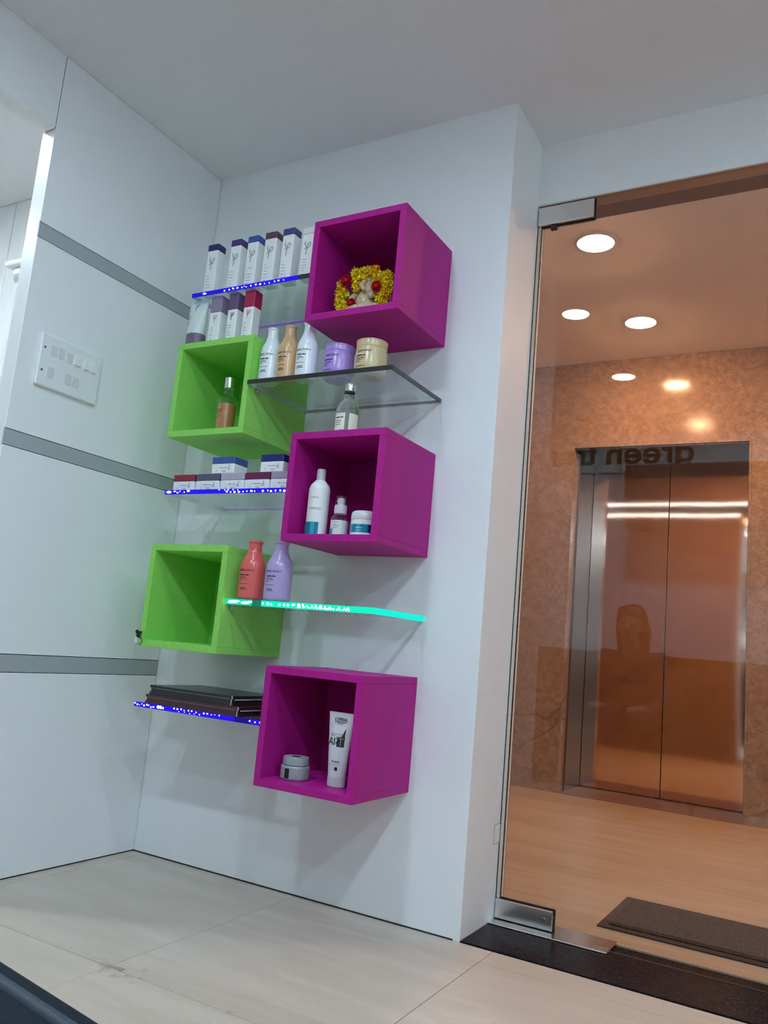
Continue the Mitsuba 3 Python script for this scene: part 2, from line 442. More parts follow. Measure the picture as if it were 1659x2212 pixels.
obj('door_1__pane', sheet_y(DX0, DX1, 0.008, 2.192, YD), 'pane', label='clear glass leaf')
part('door_1', 'glass_edge', box(XP + 0.0020, DX0 - 0.0014, YD - 0.005, YD + 0.005, 0.062, 2.125, 0.001), 'glass_rim', label='pale polished edge of the glass')
part('door_1', 'edge_seal', box(DX0 - 0.0013, DX0 + 0.0004, YD - 0.004, YD + 0.004, 0.062, 2.125), 'wood_dark')
part('door_1', 'edge_seal', box(XP + 0.0003, XP + 0.0018, YD - 0.006, YD + 0.006, 0.008, 2.192), 'wood_dark')


def patch(name, z0, z1, x1):
    k = part('door_1', name, cat(box(XP + 0.004, x1, YD - 0.016, YD - 0.003, z0, z1, 0.0015), box(XP + 0.004, x1, YD + 0.003, YD + 0.016, z0, z1, 0.0015)), 'chrome', label='brushed steel corner fitting')
    part(k, 'gasket', cat(box(XP + 0.004, x1 + 0.003, YD - 0.003, YD + 0.003, z0 - 0.003, z1 + 0.003)), 'dark_groove')
    return k


pk = patch('bottom_fitting', 0.010, 0.062, 1.350)
cyl = trimesh.creation.cylinder(radius=0.006, height=0.004, sections=20)
cyl.apply_transform(trimesh.transformations.rotation_matrix(math.pi / 2, [1, 0, 0]))
cyl.apply_translation([1.325, YD - 0.0165, 0.036])
part(pk, 'cap_screw', cyl, 'silver_cap')
pk = patch('top_fitting', 2.125, 2.188, 1.364)
part(pk, 'pivot_block', box(1.222, 1.242, YD - 0.008, YD + 0.008, 2.112, 2.1245, 0.001), 'wood_dark')
# fixed pane beyond the leaf (outside the frame)
obj('door_1__fixed_pane', sheet_y(DX1 + 0.006, 2.85, 0.004, 2.196, YD), 'pane')
spring = thing('floor_spring_cover', 'brushed steel cover plate let into the black threshold under the door hinge', 'cover plate')
part(spring, 'plate', box(XP + 0.001, 1.511, 0.186, 0.302, 0.0036, 0.0075, 0.0015), 'chrome')
part(spring, 'end_ridge', box(1.470, 1.509, 0.188, 0.225, 0.0076, 0.0090, 0.0008), 'brushed')

# door mat in the lobby
mat = thing('door_mat', 'dark brown door mat with a plain border on the lobby floor', 'door mat')
part(mat, 'border', box(1.425, 2.25, 0.415, 0.785, 0.0004, 0.006, 0.002), 'mat_rubber')
part(mat, 'pile', box(1.452, 2.223, 0.440, 0.760, 0.006, 0.010, 0.002), 'mat_pile')


# ================================================================== LAMPS
def disk(x, y, z, r, n=40, dome=0.0):
    m = lathe([(0, -dome), (r * .5, -dome * .8), (r * .85, -dome * .4), (r, 0)], x, y, z, n)
    if m.face_normals[:, 2].mean() > 0: m.invert()
    return m


def downlight(x, y, z, r, rad, label, group, w=1.0, dome=0.008):
    k = thing('ceiling_light', label, 'ceiling light', group)
    part(k, 'rim', lathe([(r, -0.001), (r + 0.006, -0.006), (r + 0.016, -0.004), (r + 0.018, 0), (r, 0)], x, y, z), 'lamp_rim', 40)
    part(k, 'diffuser', disk(x, y, z - 0.0015, r, dome=dome), 'lamp_rim', True, emitter={'type': 'area', 'radiance': {'type': 'rgb', 'value': list(rad)}, 'sampling_weight': w})


SALON_WHERE = ['mirrored in the door on the marble wall', 'mirrored in the door near its top left fitting', 'nearest the door and the cube wall', 'above the black chair', 'nearest the door and the right wall',
               'by the right wall, middle row', 'nearest the wall cabinet', 'in the far right corner']
for k, (x, y, w) in enumerate(SALON_LIGHTS):
    downlight(x, y, HC, 0.064, tuple(w * c for c in SALON_RADIANCE), f'round white downlight in the salon ceiling, {SALON_WHERE[k]}', None, 1.0)
for k, (x, y) in enumerate(SIDE_LIGHTS):
    downlight(x, y, HC, 0.064, SIDE_RADIANCE, 'round white downlight in the side room ceiling, ' + ('close to the partition edge', 'farther from the partition')[k], None, 0.7)
for k, (x, y) in enumerate(LOBBY_LIGHTS):
    lab = ('larger warm downlight in the lobby ceiling, nearest the glass door', 'warm downlight in the lobby ceiling, nearest the marble wall')[k] if k < 2 else ('warm downlight at the right of the lobby ceiling, nearest the door wall', 'warm downlight at the right of the lobby ceiling, nearest the marble wall')[k - 2]
    downlight(x, y, HL, 0.075, LOBBY_RADIANCE, lab, None, 0.7, 0.022)

# sign box over the door, on the lobby side
sb = thing('sign_box', 'brown sign box with light strips over the salon door on the lobby side', 'sign box')
part(sb, 'body', box(-0.70, 2.75, 0.312, 0.50, 2.27, 2.52, 0.004), 'sign_brown')
for y, z in ((0.5005, 2.274), (0.3125, 2.2040)):
    m = box(-0.68, 2.72 if y > .4 else XP - .01, y, y + 0.002, z, z + 0.0035)
    part(sb, 'light_strip', m, 'lamp_rim', False, emitter={'type': 'area', 'radiance': {'type': 'rgb', 'value': [7.0, 7.2, 7.4]}, 'sampling_weight': 0.15})


# ================================================================== CUBE SHELVES
def cube_shelf(x0, x1, z0, z1, m, label):
    k = thing('cube_shelf', label, 'cube shelf', 'wall cubes')
    t, d = 0.0197, -0.30
    part(k, 'top_board', box(x0, x1, d, -0.0008, z1 - t, z1, 0.0008), m)
    part(k, 'bottom_board', box(x0, x1, d, -0.0008, z0, z0 + t, 0.0008), m)
    part(k, 'side_board', box(x0, x0 + t, d + 0.0002, -0.0008, z0 + t, z1 - t), m)
    part(k, 'side_board', box(x1 - t, x1, d + 0.0002, -0.0008, z0 + t, z1 - t), m)
    part(k, 'back_board', box(x0 + t, x1 - t, -0.013, -0.001, z0 + t, z1 - t), m)
    return k


PX0, PX1, GX0, GX1 = 0.6865, 0.9958, 0.2022, 0.505
ZA, ZB, ZC, ZD, ZE = (1.6447, 1.9561), (1.3202, 1.6270), (1.0007, 1.3093), (0.6737, 0.9835), (0.3452, 0.6591)
cube_shelf(PX0, PX1, *ZA, 'pink_laminate', 'topmost magenta cube shelf, holding a flower-garlanded figurine')
cube_shelf(GX0, GX1, *ZB, 'green_laminate', 'upper lime green cube shelf, holding an amber bottle')
cube_shelf(PX0, PX1, *ZC, 'pink_laminate', 'middle magenta cube shelf, holding a tall white bottle, a spray bottle and a jar')
cube_shelf(GX0, GX1, *ZD, 'green_laminate', 'empty lower lime green cube shelf')
cube_shelf(PX0, PX1, *ZE, 'pink_laminate', 'lowest magenta cube shelf, holding a silver jar and a white tube')
TB = 0.0197


# ================================================================== GLASS SHELVES
def sheet_z(x0, x1, y0, y1, z):
    return trimesh.Trimesh([[x0, y0, z], [x1, y0, z], [x1, y1, z], [x0, y1, z]], [[0, 1, 2], [0, 2, 3]], process=False)


def glass_shelf(x0, x1, y0, z, label, glow=None, edge_mat='shelf_edge', beads=None, bead_rad=None, right_edge=True, back=None, frame=0.003, half=0.0066):
    k = thing('glass_shelf', label, 'glass shelf', 'glass shelves between the cubes')
    h = half
    ya, e = -0.001, frame
    part(k, 'glass', cat(sheet_z(x0 + e, x1 - e, y0 + e, ya - 0.002, z + h - 0.0002), sheet_z(x0 + e, x1 - e, y0 + e, ya - 0.002, z - h + 0.0002)), 'shelf_glass')
    fr = box(x0, x1, y0, y0 + e, z - h, z + h, 0.001)
    em = lambda c, w: {'emitter': {'type': 'area', 'radiance': {'type': 'rgb', 'value': list(c)}, 'sampling_weight': w}}
    if glow:
        segs = glow['front']
        for xa, xb, c in segs:
            part(k, 'light_strip', box(xa, xb, y0, y0 + e, z - h, z + h), 'strip_base', **em(c, 0.2))
        if glow.get('side'):
            part(k, 'side_edge', box(x1 - e, x1, y0 + e, ya, z - h, z + h), 'strip_base', **em(glow['side'], 0.1))
        else:
            part(k, 'side_edge', box(x1 - e, x1, y0 + e, ya, z - h, z + h), edge_mat)
    else:
        part(k, 'front_edge', fr, edge_mat)
        part(k, 'side_edge', box(x1 - e, x1, y0 + e, ya, z - h, z + h, 0.001), edge_mat)
    part(k, 'side_edge', box(x0, x0 + 0.0012, y0 + e, ya, z - h, z + h), 'edge_pale')
    if back and len(back) == 3:
        part(k, 'back_edge', box(x0 + 0.002, x1 - e, ya - 0.002, ya, z - 0.004, z + 0.002), 'shelf_trim', **em(back, 0.05))
    else:
        part(k, 'back_edge', box(x0 + 0.002, x1 - e, ya - 0.003, ya, z - 0.004, z + 0.003), 'shelf_trim')
    if beads:
        ms = []
        for bx, bz, r, st in beads:
            b = trimesh.creation.icosphere(subdivisions=1, radius=r)
            b.vertices = b.vertices * [st, 0.6, 1.0] + [bx, y0 - 0.0003, z + bz]
            ms.append(b)
        part(k, 'light_beads', trimesh.util.concatenate(ms), 'shelf_trim', True, kind='stuff', **em(bead_rad, 0.1))
    return k


def bead_row(x0, x1, n, bz=0.0, r=0.0028, jit=0.0012, skip=0.1):
    out = []
    for i in range(n):
        if rng.random() < skip: continue
        out.append((x0 + (x1 - x0) * i / max(1, n - 1) + rng.uniform(-.002, .002), bz + rng.uniform(-jit, jit), r * rng.uniform(.7, 1.25), rng.uniform(.8, 1.5)))
    return out


S1, S2, S3, S4, S5 = 1.796, 1.474, 1.148, 0.8245, 0.5025
dk = lambda c, f: tuple(f * v for v in c)
b1 = bead_row(0.352, 0.60, 15, -0.001, 0.0024) + [(0.268, 0, 0.003, 2.4), (0.275, -.001, .002, 1)] + bead_row(0.385, 0.43, 3, .002, .002, skip=0)
glass_shelf(0.215, 0.686, -0.287, S1, 'topmost glass shelf, blue-lit edge, carrying the row of capped white bottles',
            {'front': [(0.215, 0.30, dk(BLUE, .8)), (0.30, 0.345, dk(BLUE, .75)), (0.345, 0.635, BLUE), (0.635, 0.686, (0.008, 0.009, 0.02))]}, beads=b1, bead_rad=(1.3, 1.25, 2.0), back=(0.04, 0.008, 0.13))
glass_shelf(0.5055, 1.000, -0.307, S2, 'unlit glass shelf with black edges, carrying three bottles and two jars', None, 'shelf_trim', frame=0.004)
b3 = bead_row(0.46, 0.683, 16, -0.002, 0.0029) + bead_row(0.43, 0.50, 5, 0.003, .002) + [(0.226, 0.0, .0042, 2.6), (0.25, 0.002, .002, 3), (0.262, -.002, .0022, 2.0), (0.272, .002, .002, 1.2), (0.29, -.001, .0022, 1), (0.306, 0.003, .0035, 1.8)]
glass_shelf(0.209, 0.686, -0.283, S3, 'blue-lit glass shelf carrying the square jars', {'front': [(0.209, 0.686, BLUE)]}, beads=b3, bead_rad=(1.3, 1.2, 2.0), back=(0.05, 0.008, 0.12))
b4 = (bead_row(0.64, 0.74, 8, 0.0, 0.0034, 0.001, 0.1) + bead_row(0.745, 0.92, 13, 0.0018, 0.0030, 0.001, .1) + bead_row(0.76, 0.92, 22, -0.003, 0.0024, .0006, 0)
      + [(0.535, 0.002, .0025, 9.0), (0.53, -.0025, .0022, 9.0), (0.575, -.001, .004, 4), (0.592, .002, .003, 3.0)])
glass_shelf(0.5055, 1.000, -0.283, S4, 'turquoise-lit glass shelf carrying a coral and a lilac bottle',
            {'front': [(0.5055, 0.60, dk(CYAN, .85)), (0.60, 0.632, dk(CYAN, .22)), (0.632, 1.0, CYAN)], 'side': (0.0, 0.36, 0.29)}, beads=b4, bead_rad=(1.2, 2.1, 1.9), back=(0.0, 0.04, 0.03), half=0.0082)
b5 = bead_row(0.345, 0.53, 14, 0.0035, 0.0022) + bead_row(0.38, 0.46, 5, -0.003, .0018) + bead_row(0.64, 0.675, 3, .001, .003, skip=0) + [(0.298, .001, .005, 1.0), (0.308, .001, .005, 1.0), (0.318, .0, .0035, 0.8)] + bead_row(0.205, 0.28, 9, 0.0, .0022, .003)
glass_shelf(0.200, 0.686, -0.283, S5, 'lowest glass shelf, blue-lit edge, carrying two albums', {'front': [(0.200, 0.585, BLUE), (0.585, 0.64, dk(BLUE, .35)), (0.64, 0.686, BLUE)]}, beads=b5, bead_rad=(1.3, 1.2, 2.0), back=(0.008, 0.004, 0.03))
# support pins under the shelf with black edges, and under the lit one
for (x, y, z, lab) in ((0.513, -0.262, S2 - 0.0066, 'small steel shelf pin on the upper green cube, under the black-edged glass shelf'), (0.513, -0.262, S4 - 0.0082, 'small shelf pin on the lower green cube, under the turquoise-lit glass shelf')):
    k = thing('shelf_pin', lab, 'shelf pin')
    part(k, 'clip', cat(box(x - 0.0078, x + 0.010, y - 0.008, y + 0.008, z - 0.004, z - 0.0002, 0.001), box(x - 0.004, x + 0.004, y - 0.005, y + 0.005, z - 0.016, z - 0.004, 0.001)), 'brushed')

# ================================================================== PRODUCTS
SH = 0.0067


def sp_bottle(x0, x1, y0, z, top, cap_h, cap_col, cap_name, label, group, logo='lbl_grey', depth=0.037, tall=True):
    k = thing('square_bottle', label, 'bottle', group)
    y1 = y0 + depth
    zc = top - cap_h
    part(k, 'body', rbox(x0, x1, y0, y1, z, zc - 0.0008, 0.0035), 'box_white', 30)
    if cap_name:
        part(k, 'cap', rbox(x0 - 0.0004, x1 + 0.0004, y0 - 0.0004, y1 + 0.0004, zc, top, 0.003), solid('cap_' + cap_name, cap_col, 0.35), 30, label=cap_name.replace('_', ' ') + ' cap')
    cx = (x0 + x1) / 2
    h = zc - z
    lg = LOGO if tall else LOGO_SMALL
    part(k, 'logo', on_front(lg, cx + 0.001, y0 - 0.0001, zc - (0.067 if tall else 0.036)), logo)
    rows = []
    zz = h * (0.42 if tall else 0.50)
    for i in range(6):
        rows.append((-0.014, zz, [rng.uniform(.003, .008) for _ in range(rng.choice([1, 2, 2, 3]))], 0.0016))
        zz -= h * (0.065 if tall else 0.075)
    part(k, 'print', on_front(lines(rows), cx, y0 - 0.0001, z), 'lbl_grey')
    return k


g1 = 'white bottles in the row on the topmost glass shelf'
for x0, x1, col, nm, lab in ((0.2365, 0.2805, (0.012, 0.012, 0.10), 'navy', 'white square bottle with navy cap, leftmost on the topmost glass shelf'),
                             (0.334, 0.376, (0.055, 0.02, 0.17), 'dark_purple', 'white square bottle with dark purple cap, second on the topmost glass shelf'),
                             (0.403, 0.445, (0.035, 0.08, 0.34), 'blue', 'white square bottle with blue cap on the topmost glass shelf'),
                             (0.472, 0.517, (0.10, 0.045, 0.065), 'brown', 'white square bottle with brown cap on the topmost glass shelf'),
                             (0.541, 0.585, (0.055, 0.05, 0.19), 'indigo', 'white square bottle with indigo cap on the topmost glass shelf'),
                             (0.617, 0.661, (0.70, 0.68, 0.72), 'white', 'all white square bottle half hidden by the topmost magenta cube')):
    sp_bottle(x0, x1, -0.264, S1 + SH, 1.979 if nm != 'white' else 1.968, 0.021, col, nm, lab, g1)
g2 = 'white bottles on the upper green cube'
for x0, x1, y0, col, nm, lab, lg in ((0.289, 0.333, -0.272, (0.26, 0.20, 0.32), 'pale_mauve', 'white square bottle with tall pale mauve cap on the upper green cube', 'lbl_grey'),
                                     (0.362, 0.400, -0.272, (0.12, 0.07, 0.15), 'mauve', 'white square bottle with tall mauve cap on the upper green cube', 'lbl_dark'),
                                     (0.4255, 0.466, -0.272, (0.36, 0.008, 0.055), 'crimson', 'white square bottle with tall crimson cap on the upper green cube', 'lbl_red')):
    sp_bottle(x0, x1, y0, ZB[1], 1.788, 0.053, col, nm, lab, g2, lg, tall=False)


def squeeze_tube(name, x, y, z, top, w_top, r, cap_h, body_mat, cap_mat, label, group=None, sy=0.8):
    """Stands on its cap; round at the cap, flattened to a crimped seam at the top."""
    k = thing(name, label, 'tube', group)
    n, z0 = 36, z + cap_h
    rows, H = [], top - z0
    zz = [0, 0.0, .06, .2, .4, .6, .8, .93, .94, 1.0]
    for i, t in enumerate(zz):
        ax = r * 0.97 + (w_top / 2 - r * 0.97) * t
        ay = max(r * 0.97 * sy * math.sqrt(max(0, 1 - (t / 0.94) ** 1.7)), 0.0012)
        if i == 0: ax, ay = ax * .9, ay * .9
        a = np.arange(n) * 2 * np.pi / n
        rows.append(np.stack([x + ax * np.cos(a), y + ay * np.sin(a), np.full(n, z0 + t * H)], 1))
    v = np.vstack(rows)
    f = []
    for i in range(len(zz) - 1):
        for j in range(n):
            q = (j + 1) % n
            f += [[i * n + j, i * n + q, (i + 1) * n + q], [i * n + j, (i + 1) * n + q, (i + 1) * n + j]]
    L = (len(zz) - 1) * n
    for j in range(1, n - 1): f += [[0, j + 1, j], [L, L + j, L + j + 1]]
    part(k, 'body', trimesh.Trimesh(v, f, process=False), body_mat, 40)
    part(k, 'cap', lathe([(0, 0), (r * .93, 0), (r, .002), (r, cap_h - .002), (r * .97, cap_h), (0, cap_h)], x, y, z, 40, 1, sy), cap_mat, 40)

    def front(zq):
        t = (zq - z0) / H
        return y - np.maximum(r * .97 * sy * np.sqrt(np.maximum(0, 1 - (np.clip(t, 0, .94) / .94) ** 1.7)), 0.0012)

    def half(zq):
        t = (zq - z0) / H
        return r * .97 + (w_top / 2 - r * .97) * t

    def lay(m, dx, zq, edge=0.004):
        m = subdiv(m, edge)
        vv = np.array(m.vertices)
        zz_ = zq + vv[:, 1]
        xx = dx + vv[:, 0]
        ay, ax = y - front(zz_), half(zz_)
        yy = y - ay * np.sqrt(np.maximum(0, 1 - np.clip(xx / ax, -.98, .98) ** 2)) - vv[:, 2] - 0.0001
        return trimesh.Trimesh(np.stack([x + xx, yy, zz_], 1), m.faces, process=False)
    return k, lay


k, lay = squeeze_tube('squeeze_tube', 0.227, -0.258, ZB[1], 1.789, 0.079, 0.0335, 0.043, solid('tube_mint', (0.60, 0.70, 0.66), 0.35), solid('cap_grey_mauve', (0.15, 0.11, 0.18), 0.4),
                      'mint white tube on a mauve cap, leftmost on the upper green cube')
part(k, 'logo', lay(LOGO_SMALL, 0.004, 1.747), 'lbl_grey')
part(k, 'print', lay(lines([(-0.026, 0.030 - .0062 * i, [rng.uniform(.005, .009) for _ in range(2)], 0.0022) for i in range(6)]), -0.002, 1.70), 'lbl_grey')


def expert_bottle(x, y, z, r, h, mat, ink, label, group):
    """Round-shouldered bottle that narrows to a slim flared neck."""
    k = thing('shampoo_bottle', label, 'bottle', group)
    prof = [(0, 0), (r * .80, 0)] + spline([(r * .86, .001), (r * .97, h * .035), (r, h * .10), (r, h * .40), (r * .985, h * .55), (r * .90, h * .645), (r * .68, h * .745), (r * .53, h * .83), (r * .50, h * .93), (r * .52, h * .962)], 54)
    part(k, 'body', lathe(prof + [(r * .50, h * .965), (0, h * .965)], x, y, z, 48), mat, 45)
    part(k, 'cap', lathe([(0, h * .962), (r * .55, h * .962), (r * .58, h * .972), (r * .57, h * .992), (r * .50, h), (0, h)], x, y, z, 40), mat, 40)
    tn = 0.14
    part(k, 'print', on_round(cat(text('SERIE EXPERT', 0.0054, 0.0003), ), x, y, z + h * .47, r + .0002, tn), ink)
    rows = [(-.020, .0, [.018, .009], .0034), (-.020, -.006, [.010, .010], .0016), (-.020, -.010, [.006, .008, .010], .0011), (-.020, -.014, [.010], .0011), (-.020, -.024, [.009, .012, .006], .0011), (-.014, -.036, [.018], .0022), (-.016, -.040, [.022], .0016)]
    part(k, 'small_print', on_round(lines(rows), x, y, z + h * .395, r + .0002, tn), ink)
    return k


pearl_w = solid('pearl_white', (0.70, 0.77, 0.79), 0.22, 0.6)
pearl_g = solid('pearl_gold', (0.58, 0.36, 0.17), 0.25, 0.6)
pearl_g2 = solid('pale_gold', (0.60, 0.47, 0.26), 0.25, 0.6)
coral = solid('coral', (0.66, 0.115, 0.10), 0.25, 0.6)
lilac = solid('lilac', (0.40, 0.31, 0.58), 0.25, 0.6)
lilac2 = solid('lilac_bright', (0.38, 0.24, 0.62), 0.25, 0.6)
gb = 'shampoo bottles on the black-edged glass shelf'
z2 = S2 + SH
expert_bottle(0.540, -0.252, z2, 0.0318, 0.176, pearl_w, 'lbl_dark', 'white round bottle next to the upper green cube, left of the gold bottle', gb)
expert_bottle(0.604, -0.250, z2, 0.0315, 0.177, pearl_g, 'lbl_dark', 'gold round bottle between two white bottles on the black-edged glass shelf', gb)
expert_bottle(0.672, -0.248, z2, 0.0325, 0.180, solid('cool_white', (0.72, 0.76, 0.80), 0.22, 0.6), 'lbl_dark', 'white round bottle between the gold bottle and the lilac jar', gb)
z4 = S4 + 0.0083
expert_bottle(0.559, -0.245, z4, 0.0375, 0.172, coral, 'lbl_dark', 'coral pink bottle on the turquoise-lit glass shelf', 'bottles on the turquoise-lit shelf')
expert_bottle(0.653, -0.243, z4, 0.0385, 0.172, lilac, 'lbl_dark', 'lilac bottle on the turquoise-lit glass shelf', 'bottles on the turquoise-lit shelf')


def mask_jar(x, y, z, r, h, mat, label):
    k = thing('cream_jar', label, 'jar', 'round jars on the black-edged glass shelf')
    prof = [(0, 0), (r * .58, 0)] + spline([(r * .66, .0005), (r * .86, h * .07), (r * .97, h * .18), (r, h * .32), (r * .985, h * .55), (r * .955, h * .72), (r * .93, h * .80)], 36)
    part(k, 'body', lathe(prof + [(0, h * .80)], x, y, z, 52), mat, 45)
    part(k, 'lid', lathe([(0, h * .805), (r * .93, h * .805), (r * .95, h * .83), (r * .945, h * .955), (r * .97, h * .965), (r * .97, h * .99), (r * .93, h), (0, h)], x, y, z, 52), mat, 40)
    rr = r + .0003
    part(k, 'print', on_round(text('SERIE EXPERT', 0.0050, 0.0003), x, y, z + h * .62, rr * .985, .06), 'lbl_dark')
    rows = [(-.026, .0, [.022, .007], .0030), (-.026, -.007, [.016, .010], .0018), (-.026, -.012, [.012, .008], .0012), (-.026, -.017, [.016], .0012), (-.026, -.030, [.009, .014, .006], .0012)]
    part(k, 'small_print', on_round(lines(rows), x, y, z + h * .50, rr, .06), 'lbl_dark')


mask_jar(0.764, -0.216, z2, 0.0465, 0.106, lilac2, 'lilac round jar between the white bottle and the gold jar')
mask_jar(0.875, -0.218, z2, 0.0470, 0.107, pearl_g2, 'pale gold round jar on the black-edged glass shelf')

# clear bottle on the middle magenta cube
k = thing('clear_bottle', 'clear bottle with silver cap standing on the middle magenta cube', 'bottle')
x, y, z = 0.841, -0.258, ZC[1]
part(k, 'shell', lathe([(0, .0005), (.030, .0005)] + spline([(.032, .002), (.0335, .008), (.0335, .060), (.032, .070), (.025, .087), (.0165, .101), (.0135, .112), (.0130, .121)], 44) + [(0, .121)], x, y, z, 44), 'clear_glass', 45)
part(k, 'cap', lathe([(0, .122), (.0160, .122), (.0162, .124), (.0162, .141), (.015, .144), (0, .144)], x, y, z, 36), 'silver_cap', 40)
part(k, 'collar', lathe([(.0135, .117), (.0152, .117), (.0152, .1215), (.0135, .1215)], x, y, z, 36), 'lbl_dark', 40)
lb = part(k, 'front_label', on_round(rect(.036, .048, .0003), x, y, z + .004, .0338, -.15, edge=.006), 'lbl_cream')
part(k, 'back_label', on_round(rect(.030, .048, .0003), x, y, z + .004, .0338, 1.15, edge=.006), 'lbl_cream')
part(lb, 'print', on_round(cat(lines([(-.013, .034, [.016, .008], .0030), (-.013, .026, [.022], .0012), (-.012, .020, [.010, .009], .0012), (-.012, .014, [.018], .0012)]), ), x, y, z + .004, .0342, -.15), 'lbl_dark')

# amber bottle in the upper green cube
k = thing('amber_bottle', 'clear bottle of peach liquid with a shiny silver cap in the upper green cube', 'bottle')
x, y, z = 0.372, -0.232, ZB[0] + TB + .0006
part(k, 'shell', lathe([(0, .0005), (.028, .0005)] + spline([(.0295, .002), (.0305, .008), (.0305, .098), (.0295, .106), (.023, .117), (.0165, .124), (.0145, .131), (.0140, .145)], 40), x, y, z, 44), 'clear_shell', 45)
part(k, 'liquid', lathe([(0, .003), (.0275, .003), (.0283, .006), (.0283, .093), (0, .093)], x, y, z, 40), 'liquid_peach', 40, label='peach liquid')
part(k, 'cap', lathe([(0, .146), (.0158, .146), (.0160, .148), (.0160, .179), (.0150, .1805), (0, .1805)], x, y, z, 40), 'silver_cap', 40, label='mirror silver cap')
part(k, 'print', on_round(cat(text('SP', .012, .0003), lines([(-.012, -.010, [.020], .0012), (-.012, -.015, [.012], .0012)])), x, y, z + .062, .0307, -.1), solid('lbl_brown', (.24, .08, .03), .5))

# contents of the middle magenta cube
zc = ZC[0] + TB + .0006
k = thing('tall_bottle', 'tall white bottle with a teal band, in the middle magenta cube', 'bottle')
x, y = 0.7545, -0.231
rb = .0302
part(k, 'body', lathe([(0, 0), (.028, 0), (.0298, .002)] + spline([(rb, .004), (rb, .125), (rb * .985, .136), (rb * .86, .148), (rb * .62, .157), (.0135, .163)], 40) + [(0, .163)], x, y, zc, 48), 'box_white', 40)
part(k, 'cap', lathe([(0, .163), (.0128, .163), (.0130, .166), (.0128, .193), (.0115, .1955), (0, .1955)], x, y, zc, 36), solid('cap_frost', (.52, .50, .54), .35, .5), 40, label='frosted cap')
part(k, 'logo', on_round(text('LOREAL', .0052, .0003), x, y, zc + .107, rb + .0003, .22), 'lbl_grey')
part(k, 'logo', on_round(text('xtenso', .0085, .0003), x, y, zc + .075, rb + .0003, .30), 'lbl_grey')
bd = part(k, 'band', on_round(rect(.060, .036, .0003), x, y, zc + .004, rb + .0001, -.2, edge=.006), 'lbl_teal', label='teal band')
part(bd, 'stripe', on_round(rect(.013, .036, .0003), x, y, zc + .004, rb + .0004, -.95, edge=.006), 'lbl_navy')
part(bd, 'stripe', on_round(rect(.012, .036, .0003), x, y, zc + .004, rb + .0004, .25, edge=.006), 'lbl_teal_light')
part(bd, 'print', on_round(lines([(-.014, .026, [.006], .002), (-.02, .020, [.02], .0012), (-.02, .015, [.015], .0012)]), x, y, zc + .004, rb + .0007, -.45), 'lbl_white')

k = thing('spray_bottle', 'small white pump spray bottle with clear cap, between the tall bottle and the white jar', 'bottle')
x, y = 0.832, -0.232
part(k, 'shell', lathe([(0, .0005), (.022, .0005)] + spline([(.0235, .002), (.0245, .005), (.0245, .046), (.0232, .054), (.0185, .061), (.0165, .066)], 30), x, y, zc, 40), 'clear_shell', 45)
lb = part(k, 'label_wrap', lathe([(.0240, .003), (.0243, .003), (.0243, .046), (.0240, .046)], x, y, zc, 40), 'lbl_white', 40)
part(lb, 'teal_block', on_round(rect(.018, .019, .0003), x, y, zc + .003, .0246, -.55, edge=.004), 'lbl_teal_light')
part(lb, 'teal_block', on_round(rect(.005, .019, .0003), x, y, zc + .003, .0249, -.70, edge=.004), 'lbl_teal')
part(lb, 'print', on_round(cat(text('xtenso', .0045, .0003), lines([(-.010, .010, [.008, .006], .0014), (-.010, -.006, [.014], .0010)])), x, y, zc + .030, .0247, .25), 'lbl_grey')
pump = solid('pump_white', (.62, .58, .62), .35, .5)
part(k, 'collar', lathe([(0, .066), (.0172, .066), (.0176, .068), (.0176, .086), (.0168, .090), (0, .090)], x, y, zc, 36), pump, 40)
part(k, 'nozzle', cat(lathe([(0, .090), (.0100, .090), (.0100, .108), (.009, .110), (0, .110)], x, y, zc, 30), box(x - .012, x - .006, y - .004, y + .004, zc + .099, zc + .106, .001)), pump, 40)
part(k, 'clear_cap', lathe([(.0168, .090), (.0166, .099), (.0140, .101), (.0136, .114), (.0125, .1165), (0, .1165)], x, y, zc, 36), 'clear_shell', 40)

k = thing('white_jar', 'round white jar with a teal band at the right of the middle magenta cube', 'jar')
x, y = 0.9135, -0.233
part(k, 'body', lathe([(0, 0), (.034, 0), (.0362, .002), (.0368, .006), (.0368, .046), (0, .046)], x, y, zc, 48), 'box_white', 40)
part(k, 'lid', lathe([(0, .0465), (.0370, .0465)] + spline([(.0374, .049), (.0374, .056), (.0355, .066), (.031, .0705), (.024, .072)], 16) + [(0, .072)], x, y, zc, 48), solid('lid_pearl', (.62, .63, .64), .25, .6), 40)
bd = part(k, 'band', on_round(rect(.096, .0225, .0003), x, y, zc + .0105, .0369, .05, edge=.006), 'lbl_teal', label='teal band')
for wv, tv, mm in ((.012, -1.15, 'lbl_teal_light'), (.014, -.62, 'lbl_teal_light'), (.010, 1.0, 'lbl_navy'), (.010, .1, 'lbl_teal_light')):
    part(bd, 'stripe', on_round(rect(wv, .0225, .0003), x, y, zc + .0105, .0372, tv, edge=.006), mm)
part(bd, 'print', on_round(cat(text('xtenso', .0045, .0003), lines([(-.010, -.006, [.012, .006], .0012)])), x, y, zc + .021, .0375, .15), 'lbl_white')

